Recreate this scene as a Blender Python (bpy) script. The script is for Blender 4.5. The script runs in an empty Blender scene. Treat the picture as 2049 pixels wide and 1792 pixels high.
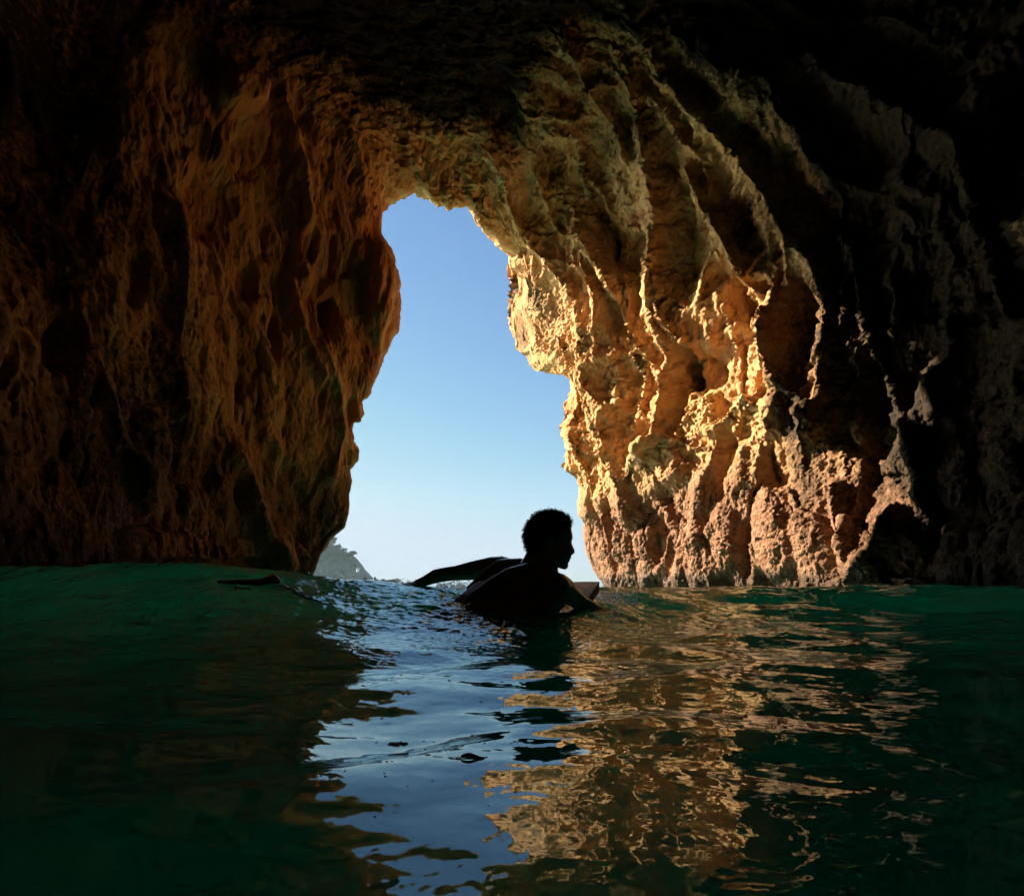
import bpy, math, random
import numpy as np
from mathutils import Vector, Matrix

# ------------------------------------------------------------------ camera, sky, sun, exposure
scn = bpy.context.scene
CAM_H = 0.20            # the lens floats just above the water
FOC = 1200.0            # focal length in units of a 2048 px wide frame
CXP, HYP = 1024.0, 1163.0   # optical axis and sea horizon in that frame
SUN_AZ, SUN_EL = 69.0, 24.0  # degrees left of the view direction, above the horizon

cam = bpy.data.objects.new('camera', bpy.data.cameras.new('camera'))
scn.collection.objects.link(cam)
cam.location = (0, 0, CAM_H)
cam.rotation_euler = (math.radians(90), 0, 0)
cam.data.sensor_width = 36.0
cam.data.lens = 36.0 * FOC / 2048.0
cam.data.shift_y = (HYP - 896.0) / 2048.0
cam.data.clip_start = 0.02
cam.data.clip_end = 20000
scn.camera = cam

world = bpy.data.worlds.new("World"); scn.world = world
world.use_nodes = True
wn = world.node_tree.nodes; wl = world.node_tree.links
bg = wn['Background']
sky = wn.new('ShaderNodeTexSky'); sky.sky_type = 'NISHITA'; sky.sun_disc = False
sky.sun_elevation = math.radians(SUN_EL); sky.sun_rotation = math.radians(-SUN_AZ)
sky.air_density = 1.0; sky.dust_density = 0.15; sky.ozone_density = 4.0
# the bright band at the horizon rolls off gently instead of burning out
sepc = wn.new('ShaderNodeSeparateColor'); comb = wn.new('ShaderNodeCombineColor'); wl.new(sky.outputs[0], sepc.inputs[0])
for ch, lim in enumerate((3.0, 3.35, 3.8)):
    q = wn.new('ShaderNodeMath'); q.operation = 'SMOOTH_MIN'; q.inputs[1].default_value = lim; q.inputs[2].default_value = 2.4
    wl.new(sepc.outputs[ch], q.inputs[0])
    g_ = wn.new('ShaderNodeMath'); g_.operation = 'MULTIPLY'; g_.inputs[1].default_value = (0.76, 0.80, 0.825)[ch]
    wl.new(q.outputs[0], g_.inputs[0]); wl.new(g_.outputs[0], comb.inputs[ch])
wl.new(comb.outputs[0], bg.inputs[0]); bg.inputs[1].default_value = 0.05

sl = bpy.data.lights.new('sun', 'SUN'); sl.energy = 4.6; sl.angle = math.radians(0.5)
sl.color = (1.0, 0.86, 0.66)
sun = bpy.data.objects.new('sun', sl); scn.collection.objects.link(sun)
az, el = math.radians(SUN_AZ), math.radians(SUN_EL)
sdir = Vector((-math.sin(az) * math.cos(el), math.cos(az) * math.cos(el), math.sin(el)))
sun.rotation_euler = sdir.to_track_quat('Z', 'Y').to_euler()
sun.location = sdir * 60

scn.view_settings.view_transform = 'Standard'; scn.view_settings.look = 'None'
scn.view_settings.exposure = 2.4; scn.view_settings.gamma = 1.0
scn.render.engine = 'CYCLES'
cy = scn.cycles
cy.use_denoising = True
cy.max_bounces = 10; cy.diffuse_bounces = 6; cy.glossy_bounces = 4; cy.transmission_bounces = 4; cy.volume_bounces = 1
cy.sample_clamp_indirect = 1.5
cy.use_adaptive_sampling = True; cy.adaptive_threshold = 0.015
cy.caustics_reflective = True

# ------------------------------------------------------------------ helpers
def W(px, py, Y):
    "point that stands at distance Y along the view direction"
    return ((px - CXP) / FOC * Y, Y, CAM_H + (HYP - py) / FOC * Y)

def tag(o, label=None, cat=None, group=None, kind=None):
    if label: o['label'] = label
    if cat: o['category'] = cat
    if group: o['group'] = group
    if kind: o['kind'] = kind
    return o

def np_mesh(name, co, quads, mat=None, parent=None, smooth=True, tris=None):
    me = bpy.data.meshes.new(name)
    co = np.ascontiguousarray(co, dtype=np.float32)
    me.vertices.add(len(co)); me.vertices.foreach_set('co', co.ravel())
    k = 4 if tris is None else 3
    f = np.ascontiguousarray(quads if tris is None else tris, dtype=np.int32)
    me.loops.add(f.size); me.loops.foreach_set('vertex_index', f.ravel())
    me.polygons.add(len(f))
    me.polygons.foreach_set('loop_start', np.arange(0, f.size, k, dtype=np.int32))
    me.polygons.foreach_set('use_smooth', np.full(len(f), smooth, dtype=bool))
    me.update(calc_edges=True)
    if mat: me.materials.append(mat)
    o = bpy.data.objects.new(name, me); scn.collection.objects.link(o)
    if parent: o.parent = parent
    return o

def py_mesh(name, verts, faces, mat=None, parent=None, smooth=True):
    me = bpy.data.meshes.new(name); me.from_pydata([tuple(v) for v in verts], [], faces); me.update()
    if smooth: me.polygons.foreach_set('use_smooth', [True] * len(me.polygons))
    if mat: me.materials.append(mat)
    o = bpy.data.objects.new(name, me); scn.collection.objects.link(o)
    if parent: o.parent = parent
    return o

def grid_quads(nr, nc, wrap=False):
    i = np.arange(nr - 1)[:, None]; j = np.arange(nc if wrap else nc - 1)[None, :]
    a = i * nc + j; b = i * nc + (j + 1) % nc
    return np.stack([a, b, b + nc, a + nc], -1).reshape(-1, 4)

# ---- vectorised noise
def _h(ix, iy, iz, seed):
    h = (ix.astype(np.uint32) * np.uint32(374761393) + iy.astype(np.uint32) * np.uint32(668265263)
         + iz.astype(np.uint32) * np.uint32(2246822519) + np.uint32((seed * 3266489917) & 0xffffffff))
    h ^= h >> np.uint32(13); h *= np.uint32(1274126177); h ^= h >> np.uint32(16)
    h *= np.uint32(2654435769); h ^= h >> np.uint32(15)
    return h
def _r(h): return (h & np.uint32(0xffff)).astype(np.float32) / 65535.0

def noise3(x, y, z, seed=0):
    x = np.asarray(x, np.float32); y = np.asarray(y, np.float32); z = np.asarray(z, np.float32)
    xi = np.floor(x).astype(np.int32); yi = np.floor(y).astype(np.int32); zi = np.floor(z).astype(np.int32)
    fx, fy, fz = x - xi, y - yi, z - zi
    u = fx * fx * fx * (fx * (fx * 6 - 15) + 10); v = fy * fy * fy * (fy * (fy * 6 - 15) + 10); w = fz * fz * fz * (fz * (fz * 6 - 15) + 10)
    out = 0
    for dx in (0, 1):
        for dy in (0, 1):
            for dz in (0, 1):
                h = _h(xi + dx, yi + dy, zi + dz, seed)
                gx = _r(h) * 2 - 1; gy = _r(h >> np.uint32(8)) * 2 - 1; gz = _r(h >> np.uint32(16)) * 2 - 1
                d = gx * (fx - dx) + gy * (fy - dy) + gz * (fz - dz)
                out = out + d * (u if dx else 1 - u) * (v if dy else 1 - v) * (w if dz else 1 - w)
    return out * 1.25

def fbm(x, y, z, o=4, seed=0, gain=0.5, lac=2.03, ridged=False):
    s = 0; a = 1.0; t = 0
    for i in range(o):
        n = noise3(x, y, z, seed + i * 17)
        if ridged: n = 1 - 2.6 * np.abs(n)
        s = s + a * n; t += a; a *= gain
        x = x * lac; y = y * lac; z = z * lac
    return s / t

def worley(x, y, seed=0, jit=0.95):
    x = np.asarray(x, np.float32); y = np.asarray(y, np.float32)
    xi = np.floor(x).astype(np.int32); yi = np.floor(y).astype(np.int32)
    f1 = np.full(x.shape, 9.0, np.float32); f2 = f1.copy(); idv = np.zeros(x.shape, np.float32)
    zz = np.zeros_like(xi)
    for dx in (-1, 0, 1):
        for dy in (-1, 0, 1):
            h = _h(xi + dx, yi + dy, zz, seed)
            px = xi + dx + 0.5 + (_r(h) - 0.5) * jit; py = yi + dy + 0.5 + (_r(h >> np.uint32(9)) - 0.5) * jit
            d = np.sqrt((px - x) ** 2 + (py - y) ** 2)
            m = d < f1
            f2 = np.where(m, f1, np.minimum(f2, d)); idv = np.where(m, _r(h >> np.uint32(14)), idv); f1 = np.where(m, d, f1)
    return f1, f2, idv

def sstep(a, b, x):
    t = np.clip((x - a) / (b - a), 0, 1); return t * t * (3 - 2 * t)

# ------------------------------------------------------------------ materials
class NT:
    "small node-tree writer"
    def __init__(s, name):
        s.m = bpy.data.materials.new(name); s.m.use_nodes = True
        s.n = s.m.node_tree.nodes; s.l = s.m.node_tree.links
        s.b = s.n['Principled BSDF']; s.out = s.n['Material Output']
        s.geo = s.n.new('ShaderNodeNewGeometry')
        s.P = s.geo.outputs['Position']
    def set(s, sock, v):
        if hasattr(v, 'is_output') or isinstance(v, bpy.types.NodeSocket): s.l.new(v, sock)
        else: sock.default_value = v
    def scale(s, vec, sc):
        n = s.n.new('ShaderNodeMapping'); s.l.new(vec, n.inputs[0]); n.inputs['Scale'].default_value = sc; return n.outputs[0]
    def noise(s, vec, scale, detail=4, rough=0.55, dist=0.0):
        n = s.n.new('ShaderNodeTexNoise'); s.l.new(vec, n.inputs['Vector'])
        n.inputs['Scale'].default_value = scale; n.inputs['Detail'].default_value = detail
        n.inputs['Roughness'].default_value = rough; n.inputs['Distortion'].default_value = dist
        return n.outputs['Fac']
    def voro(s, vec, scale, feat='F1', out='Distance'):
        n = s.n.new('ShaderNodeTexVoronoi'); s.l.new(vec, n.inputs['Vector']); n.feature = feat
        n.inputs['Scale'].default_value = scale; return n.outputs[out]
    def ramp(s, fac, stops, interp='LINEAR'):
        n = s.n.new('ShaderNodeValToRGB'); s.l.new(fac, n.inputs[0]); r = n.color_ramp; r.interpolation = interp
        while len(r.elements) < len(stops): r.elements.new(0.5)
        for e, (p, c) in zip(r.elements, stops):
            e.position = p; e.color = (c if isinstance(c, tuple) else (c, c, c)) + (1,)
        return n.outputs[0]
    def mix(s, fac, a, b, mode='MIX'):
        n = s.n.new('ShaderNodeMix'); n.data_type = 'RGBA'; n.blend_type = mode
        s.set(n.inputs[0], fac)
        for k, v in ((6, a), (7, b)):
            if isinstance(v, tuple): v = v + (1,) if len(v) == 3 else v
            s.set(n.inputs[k], v)
        return n.outputs[2]
    def math(s, op, a, b=0.0, c=None, clamp=False):
        n = s.n.new('ShaderNodeMath'); n.operation = op; n.use_clamp = clamp
        s.set(n.inputs[0], a); s.set(n.inputs[1], b)
        if c is not None: s.set(n.inputs[2], c)
        return n.outputs[0]
    def attr(s, name):
        n = s.n.new('ShaderNodeAttribute'); n.attribute_name = name; return n.outputs['Fac']
    def bump(s, h, strength=0.5, dist=0.02, prev=None):
        n = s.n.new('ShaderNodeBump'); s.l.new(h, n.inputs['Height']); n.inputs['Strength'].default_value = strength
        n.inputs['Distance'].default_value = dist
        if prev is not None: s.l.new(prev, n.inputs['Normal'])
        return n.outputs[0]

def simple_mat(name, col, rough=0.6, spec=0.4, noise_scale=None, col2=None, metallic=0.0, bump=0.0):
    t = NT(name); b = t.b
    if noise_scale:
        f = t.noise(t.P, noise_scale, 5)
        s_ = t.mix(t.ramp(f, [(0.35, 0.0), (0.65, 1.0)]), col, col2 or tuple(c * 0.6 for c in col))
        t.l.new(s_, b.inputs['Base Color'])
        if bump: t.l.new(t.bump(f, bump, 0.01), b.inputs['Normal'])
    else: b.inputs['Base Color'].default_value = col + (1,)
    b.inputs['Roughness'].default_value = rough; b.inputs['Specular IOR Level'].default_value = spec
    b.inputs['Metallic'].default_value = metallic
    return t.m

def rock_material():
    t = NT('sandstone'); P = t.P
    L = t.attr('left_side')            # 1 on the red-brown west wall, 0 on the yellow east wall
    band = t.attr('tide_band')         # crust of barnacles and coralline algae near the water
    stain_shade = t.attr('algae_shade')
    n1 = t.noise(P, 0.55, 4, 0.6, 0.6); n2 = t.noise(P, 2.3, 6, 0.62, 0.4); n3 = t.noise(P, 14.0, 6, 0.7)
    fine = t.noise(P, 60.0, 5, 0.75)
    tan = t.ramp(n2, [(0.25, (0.24, 0.095, 0.035)), (0.42, (0.50, 0.245, 0.095)), (0.55, (0.66, 0.37, 0.165)), (0.68, (0.76, 0.50, 0.27)), (0.85, (0.56, 0.26, 0.085))])
    yel = t.ramp(n1, [(0.30, (0.48, 0.20, 0.058)), (0.5, (0.64, 0.36, 0.15)), (0.64, (0.62, 0.37, 0.12)), (0.78, (0.38, 0.23, 0.085))])
    east = t.mix(0.5, tan, yel)
    brn = t.ramp(t.noise(t.scale(P, (1, 1, 0.28)), 5.0, 7, 0.66, 0.7), [(0.28, (0.30, 0.105, 0.034)), (0.42, (0.66, 0.270, 0.080)), (0.56, (0.84, 0.380, 0.125)), (0.75, (0.86, 0.47, 0.19))])
    west = t.mix(t.ramp(n1, [(0.35, 0.0), (0.6, 0.75)]), brn, (0.84, 0.30, 0.115))
    stk = t.attr('streak')
    west = t.mix(0.62, west, t.ramp(stk, [(0.26, (0.12, 0.045, 0.022)), (0.38, (0.60, 0.22, 0.075)), (0.52, (0.86, 0.40, 0.145)), (0.62, (0.88, 0.54, 0.24)), (0.75, (0.72, 0.25, 0.085))]))
    base = t.mix(L, east, west)
    # barnacle crust
    vo = t.voro(P, 34.0); crust = t.ramp(t.noise(P, 9.0, 6, 0.75), [(0.3, (0.060, 0.026, 0.013)), (0.46, (0.20, 0.088, 0.042)), (0.60, (0.36, 0.185, 0.105)), (0.8, (0.26, 0.125, 0.05))])
    crust = t.mix(t.ramp(vo, [(0.1, 0.55), (0.5, 0.0)]), crust, (0.42, 0.26, 0.17))
    crustL = t.mix(0.6, crust, (0.20, 0.070, 0.032))
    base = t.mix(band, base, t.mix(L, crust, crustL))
    # dark algae film and the cave's painted-in shade, speckled at the edges
    sp = t.math('ADD', stain_shade, t.math('MULTIPLY', t.math('SUBTRACT', n3, 0.5), 1.3))
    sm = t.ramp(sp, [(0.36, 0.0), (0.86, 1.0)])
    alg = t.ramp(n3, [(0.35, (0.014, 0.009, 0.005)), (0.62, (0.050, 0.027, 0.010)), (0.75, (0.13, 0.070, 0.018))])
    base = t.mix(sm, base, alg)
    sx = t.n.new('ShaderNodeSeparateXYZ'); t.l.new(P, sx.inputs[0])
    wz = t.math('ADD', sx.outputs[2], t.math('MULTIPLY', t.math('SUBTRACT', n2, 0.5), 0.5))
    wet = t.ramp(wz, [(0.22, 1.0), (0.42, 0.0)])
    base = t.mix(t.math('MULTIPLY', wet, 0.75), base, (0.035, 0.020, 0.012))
    base = t.mix(0.25, base, t.ramp(fine, [(0.3, 0.25), (0.7, 1.0)]), 'MULTIPLY')
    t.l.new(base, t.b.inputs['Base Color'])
    t.l.new(t.math('SUBTRACT', 0.82, t.math('MULTIPLY', wet, 0.55)), t.b.inputs['Roughness'])
    t.b.inputs['Specular IOR Level'].default_value = 0.22
    b1 = t.bump(t.noise(P, 16.0, 10, 0.78), 0.8, 0.07)
    gr = t.math('ADD', t.math('MULTIPLY', vo, t.math('MULTIPLY', band, -1.2)), t.math('MULTIPLY', fine, 0.8))
    b2 = t.bump(gr, 0.6, 0.018, b1)
    t.l.new(b2, t.b.inputs['Normal'])
    return t.m

def water_material():
    t = NT('sea_water'); P = t.P; n = t.n; l = t.l
    n.remove(t.b)
    nrm = t.bump(t.noise(t.scale(P, (1, 1.4, 1)), 5.0, 3, 0.5), 0.10, 0.05)
    dif = n.new('ShaderNodeBsdfDiffuse'); dif.inputs[0].default_value = (0.003, 0.56, 0.47, 1)
    tr = n.new('ShaderNodeBsdfTranslucent'); tr.inputs[0].default_value = (0.02, 0.92, 0.76, 1)
    body = n.new('ShaderNodeMixShader'); body.inputs[0].default_value = 0.80
    gl = n.new('ShaderNodeBsdfGlossy'); gl.inputs['Roughness'].default_value = 0.012; gl.inputs[0].default_value = (0.84, 0.95, 1.0, 1)
    fr = n.new('ShaderNodeFresnel'); fr.inputs[0].default_value = 2.0
    mx = n.new('ShaderNodeMixShader')
    for q in (dif, gl, fr): l.new(nrm, q.inputs['Normal'])
    l.new(dif.outputs[0], body.inputs[1]); l.new(tr.outputs[0], body.inputs[2])
    l.new(fr.outputs[0], mx.inputs[0]); l.new(body.outputs[0], mx.inputs[1]); l.new(gl.outputs[0], mx.inputs[2])
    l.new(mx.outputs[0], t.out.inputs['Surface'])
    return t.m

# ------------------------------------------------------------------ the sea cave
RIM = [(610,1185),(625,1150),(641,1112),(665,1076),(688,1056),(696,1020),(697,985),(702,962),(699,938),(716,922),(719,902),(706,884),
       (704,858),(710,842),(723,832),(715,806),(733,784),(752,745),(764,706),(769,655),(784,618),(792,580),(786,535),(771,497),
       (763,470),(761,440),(772,405),(780,400),(790,403),(799,392),(815,391),(832,378),(846,380),(858,394),(866,404),(888,411),(897,421),
       (912,416),(936,414),(947,430),(952,447),(970,463),(988,475),(998,491),(1013,499),(1019,512),(1014,520),(1016,536),(1030,543),
       (1040,556),(1044,585),(1034,597),(1029,612),(1031,652),(1038,690),(1036,705),(1046,712),(1048,728),(1062,744),(1076,742),(1100,748),
       (1122,752),(1141,758),(1143,775),(1137,806),(1128,820),(1140,830),(1127,850),(1131,890),(1135,925),(1127,936),(1148,947),(1160,955),(1166,970),
       (1158,1000),(1160,1030),(1170,1046),(1168,1075),(1172,1105),(1186,1140),(1204,1165),(1212,1195)]
# knots: rim, and the rings that follow it inward: (px, py, distance)
K = [
 [(610,1185,9.0),(550,1190,8.6),(415,1200,7.4),(215,1215,5.9),(-20,1240,4.7)],
 [(641,1112,9.05),(575,1110,8.6),(425,1115,7.4),(222,1115,5.9),(-20,1120,4.7)],
 [(702,962,9.3),(640,955,8.8),(470,965,7.6),(240,970,6.0),(-30,980,4.7)],
 [(769,655,9.6),(695,670,9.1),(500,690,7.9),(240,700,6.2),(-30,700,4.8)],
 [(761,440,10.2),(700,415,9.4),(520,390,8.2),(260,350,6.6),(-40,290,5.3)],
 [(790,403,10.8),(745,290,9.8),(615,160,8.8),(410,-20,7.6),(200,-230,6.6)],
 [(866,404,11.2),(848,290,10.5),(820,140,9.6),(790,-30,8.6),(770,-240,7.6)],
 [(936,414,11.9),(985,330,11.2),(1080,165,10.1),(1150,-20,9.0),(1210,-240,7.8)],
 [(1016,536,13.2),(1080,480,12.3),(1240,260,10.8),(1440,60,9.3),(1700,-160,7.8)],
 [(1036,705,14.6),(1142,640,12.5),(1370,440,10.7),(1650,240,9.0),(2100,70,7.2)],
 [(1141,758,13.9),(1186,742,12.7),(1400,620,10.7),(1725,470,8.7),(2110,380,6.8)],
 [(1131,890,13.6),(1208,890,12.5),(1430,840,10.5),(1760,770,8.3),(2110,740,6.4)],
 [(1168,1075,13.4),(1245,1080,12.2),(1440,1070,10.3),(1770,1050,8.0),(2110,1040,6.1)],
 [(1212,1195,13.2),(1275,1210,12.0),(1450,1215,10.2),(1790,1225,7.8),(2110,1240,5.9)],
]
R5 = [(-4.3,1.2,-0.05),(-4.4,1.2,0.5),(-4.4,1.2,1.5),(-4.3,1.2,3.0),(-4.1,1.3,5.2),(-3.0,1.8,8.2),(-0.8,2.2,9.4),(1.6,2.2,9.6),(4.2,2.0,8.8),(5.4,1.8,7.4),(5.6,1.7,5.4),(5.5,1.6,3.0),(5.2,1.5,0.8),(5.0,1.5,-0.1)]

def build_cave():
    nk = len(K)
    rings = []
    rim = np.array([W(*k[0]) for k in K])
    c = np.array([-0.2, 0, 1.0])
    out = rim - c; out[:, 1] = 0; out /= np.linalg.norm(out, axis=1)[:, None]
    for d, dy in ((16, 2.5), (4, 1.6), (0.9, 0.75)):
        rings.append(rim + out * d + np.array([0, dy, 0]))
    for r in range(5): rings.append(np.array([W(*k[r]) for k in K]))
    r5 = np.array(R5); rings.append(r5)
    rings.append(r5 * np.array([0.95, 0, 0.95]) + np.array([0, -2.6, 0]))
    rings.append(r5 * np.array([0.5, 0, 0.5]) + np.array([0, -5.2, 0]))
    rings.append(r5 * np.array([0.02, 0, 0.02]) + np.array([0, -6.0, 0.6]))
    # carry the lowest knots down under the water
    G = []
    for R in rings:
        lo = R[0].copy(); lo[2] = -8; hi = R[-1].copy(); hi[2] = -8
        G.append(np.vstack([lo, R, hi]))
    G = np.array(G)                      # rings x (nk+2) x 3
    ns_seg = [8, 60, 100, 150, 110, 110, 80, 95, 150, 170, 105, 150, 130, 80, 8]
    sv = np.concatenate([np.linspace(i, i + 1, n, endpoint=False) for i, n in enumerate(ns_seg)] + [[len(ns_seg)]])
    nu_seg = [14, 16, 40, 130, 190, 190, 150, 40, 14, 8, 4]
    uv = np.concatenate([np.linspace(i, i + 1, n, endpoint=False) for i, n in enumerate(nu_seg)] + [[len(nu_seg)]])
    def cr(G, t):                         # Catmull-Rom along axis 0
        n = len(G); i = np.clip(np.floor(t).astype(int), 0, n - 2); f = t - i
        p0 = G[np.clip(i - 1, 0, n - 1)]; p1 = G[i]; p2 = G[i + 1]; p3 = G[np.clip(i + 2, 0, n - 1)]
        f = f.reshape((-1,) + (1,) * (G.ndim - 1))
        return 0.5 * (2 * p1 + (p2 - p0) * f + (2 * p0 - 5 * p1 + 4 * p2 - p3) * f ** 2 + (3 * p1 - p0 - 3 * p2 + p3) * f ** 3)
    A1 = cr(G, uv)                        # nu x (nk+2) x 3
    P = cr(np.swapaxes(A1, 0, 1), sv)     # ns x nu x 3
    P = np.swapaxes(P, 0, 1).copy()       # nu x ns x 3
    # the fine outline of the mouth
    rimp = np.array(RIM, float)
    rimp[:, 0] += 12 * ((rimp[:, 0] > 1000) & (rimp[:, 0] < 1070) & (rimp[:, 1] > 500) & (rimp[:, 1] < 760))
    seg = np.concatenate([[0], np.cumsum(np.linalg.norm(np.diff(rimp, axis=0), axis=1))])
    kidx = [min(range(len(RIM)), key=lambda q: (RIM[q][0] - k[0][0]) ** 2 + (RIM[q][1] - k[0][1]) ** 2) for k in K]
    kd = seg[kidx]
    s_in = np.clip(sv - 1, 0, nk - 1)
    arc = np.interp(s_in, np.arange(nk), kd)
    ox = np.interp(arc, seg, rimp[:, 0]); oy = np.interp(arc, seg, rimp[:, 1])
    iu = int(np.argmin(np.abs(uv - 3)))
    Yr = P[iu, :, 1]
    fine = np.stack([(ox - CXP) / FOC * Yr, Yr, CAM_H + (HYP - oy) / FOC * Yr], -1)
    inside = (sv >= 1) & (sv <= nk)
    d = np.where(inside[:, None], fine - P[iu], 0)
    du = uv - 3
    w = np.where(du > 0, np.exp(-(du / 0.42) ** 2), np.exp(-(du / 0.9) ** 2))
    P += w[:, None, None] * d[None]
    # unrolled coordinates in metres
    iref = int(np.argmin(np.abs(uv - 5.3)))
    a = np.concatenate([[0], np.cumsum(np.linalg.norm(np.diff(P[iref], axis=0), axis=1))])
    bl = np.concatenate([[0], np.cumsum(np.linalg.norm(np.diff(P.mean(1), axis=0), axis=1))])
    jr = int(np.argmin(np.abs(sv - 12)))
    bl = np.concatenate([[0], np.cumsum(np.linalg.norm(np.diff(P[:, jr], axis=0), axis=1))])
    A, B = np.meshgrid(a, bl); S, U = np.meshgrid(sv - 1, uv)
    A = A.astype(np.float32); B = B.astype(np.float32)

    def normals(P):
        du_ = np.gradient(P, axis=0); ds_ = np.gradient(P, axis=1)
        n = np.cross(du_, ds_); n /= np.maximum(np.linalg.norm(n, axis=2), 1e-9)[..., None]
        return n
    N = normals(P)
    ctr = np.array([0.3, 0, 2.5]); v = ctr - P; v[..., 1] *= 0.0
    if (N[iref] * v[iref]).sum() < 0: N = -N; flip = True
    else: flip = False
    sgn = -1 if flip else 1
    # unseen shell added round the cave, so that no daylight gets behind its walls
    iu_ = [int(np.argmin(np.abs(uv - q))) for q in (2.0, 4.0, 4.5, 5, 5.5, 6, 6.5, 7, 7.5, 8, 8.5, 9, 9.5, 10, 10.5, 11)]
    js = np.arange(0, len(sv), 10); js = np.append(js, len(sv) - 1)
    hull = P[np.ix_(iu_, js)].copy(); od = hull - np.array([0.3, 0, 1.0]); od[..., 1] = 0; od[..., 2] = np.where(hull[..., 2] < 1.5, 0, od[..., 2])
    od /= np.maximum(np.linalg.norm(od, axis=2), 1e-6)[..., None]; hull[1:] += 2.2 * od[1:]
    hull[-1, :, 1] -= 2.0
    shell = np_mesh('unseen_shell', hull.reshape(-1, 3), grid_quads(len(iu_), len(js)), simple_mat('unseen_shell_rock', (0.30, 0.20, 0.11), 0.9, 0.2, 0.6)); tag(shell, kind='structure')
    X, Yc, Z = [P[..., i].astype(np.float32) for i in range(3)]
    PX = CXP + FOC * X / np.maximum(Yc, 0.5); PY = HYP - FOC * (Z - CAM_H) / np.maximum(Yc, 0.5)
    PX = np.where(Yc < 1.5, -9999, PX)

    left = 1 - sstep(4.3, 6.0, S + 0.25 * noise3(B, A * 0.3, Z * 0, 5))
    right = sstep(6.2, 7.6, S)
    top = np.clip(1 - left - right, 0, 1)
    rimk = 1 - 0.95 * np.exp(-((U - 3) / (0.24 + 0.16 * right + 0.38 * np.exp(-((S - 8.6) / 1.1) ** 2))) ** 2)     # quiet at the rim so the outline holds
    low = 1 - sstep(1.6, 2.9, Z + 0.35 * noise3(X * 0.9, Yc * 0.9, Z * 0.3, 8))
    H = np.zeros_like(A)
    # warp
    wa = fbm(X * 0.55, Yc * 0.55, Z * 0.45, 3, 31); wb = fbm(X * 0.6, Yc * 0.6, Z * 0.6, 3, 47)
    big = fbm(X * 0.35, Yc * 0.35, Z * 0.25, 3, 3)
    H += big * (0.35 + 0.35 * right)
    # right wall: long scoops parted by thin ribs
    f1, f2, idc = worley(A * 0.42 + wa * 1.0, (B + wb * 1.1 - A * 0.0) * 1.15, 11)
    scoop = np.clip(f1, 0, 0.85) ** 1.6
    ribs = np.exp(-((f2 - f1) / 0.10) ** 2)
    up = (1 - low)
    H += right * up * ((scoop - 0.3) * 0.62 + ribs * 0.05 - 0.10 * (idc > 0.75))
    f1b, f2b, idb = worley(A * 1.0 + wa * 1.6 + 7, (B + wb * 0.7) * 2.7, 12)
    H += right * up * ((np.clip(f1b, 0, 0.9) ** 1.5 - 0.3) * 0.17)
    # lower right: bulbous lobes with creases
    g1, g2, gi = worley(A * 0.62 + wa * 0.8, (B + wb * 0.6) * 1.45, 21)
    H += right * low * ((0.5 - g1 ** 2) * 0.55 + (gi - 0.5) * 0.16)
    g1b, g2b, gib = worley(A * 1.7 + wa * 2, (B + wb) * 3.1, 23)
    H += right * low * ((0.4 - g1b ** 2) * 0.12)
    # left wall: vertical fluting and pits
    wl_ = fbm(X * 1.3, Yc * 1.3, Z * 0.9, 3, 59)
    st = fbm(X * 1.9 + wl_ * 0.5, Yc * 1.9 + wl_ * 0.5, Z * 0.42 + wl_ * 0.3, 4, 61)
    st2 = fbm(A * 1.5 + wa * 2, B * 4.5 + wb * 3.0 + wl_ * 2.5, Z * 0, 4, 67) * (0.5 + 1.5 * np.clip(fbm(X * 0.8, Yc * 0.8, Z * 0.8, 2, 68) + 0.3, 0, 1))
    p1, p2, pi = worley(A * 1.1 + wa, B * 3.2 + wb * 1.6, 71)
    pit = (pi > 0.84) * np.exp(-(p1 / 0.25) ** 3)
    p1b, _, pib = worley(A * 2.3 + wa * 2 + B * 0.8, B * 7.5 + wb * 3, 73)
    pit2 = (pib > 0.80) * np.exp(-(p1b / 0.25) ** 3)
    tx, tz = X * 0.9 + Yc * 0.3, Z * 0.42 + Yc * 0.15
    lr = fbm(X * 1.4, Yc * 1.4, tz * 1.3, 6, 261, 0.6)
    lp = np.clip(0.45 + 2.4 * fbm(X * 0.5, Yc * 0.5, Z * 0.45, 3, 291), 0.08, 1.3)
    lc = -np.clip(1 - 9 * np.abs(fbm(X * 0.9 + wa * 0.4, Yc * 1.1, Z * 0.35, 4, 265, 0.55)), 0, 1)
    st3 = fbm(X * 8.0 + wl_, Yc * 8.0 + wl_, Z * 1.1 + Yc * 0.8, 4, 77, 0.62)
    H += left * (st * 0.13 + lr * 0.17 + lc * 0.09 * lp + st3 * 0.036 * lp - (pit * 0.20 + pit2 * 0.06) * lp)
    # roof and throat: broken blocks
    q1, q2, qi = worley(A * 1.9 + wa * 1.2, B * 2.4 + wb * 1.0, 81)
    throat = np.exp(-((U - 3.35) / 0.65) ** 2)
    blk = (qi - 0.5) * sstep(0.02, 0.16, q2 - q1)
    H += (top + 0.75 * right * throat * up) * (blk * 0.17 + (0.4 - q1) * 0.10)
    q1, q2, qi = worley(A * 4.2 + wa * 2.2, B * 5.2 + wb * 2.0, 83)
    H += (top * 0.9 + right * throat * up) * ((qi - 0.5) * sstep(0.02, 0.2, q2 - q1) * 0.05 + (q1 - 0.4) * 0.05)
    H *= rimk
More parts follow.
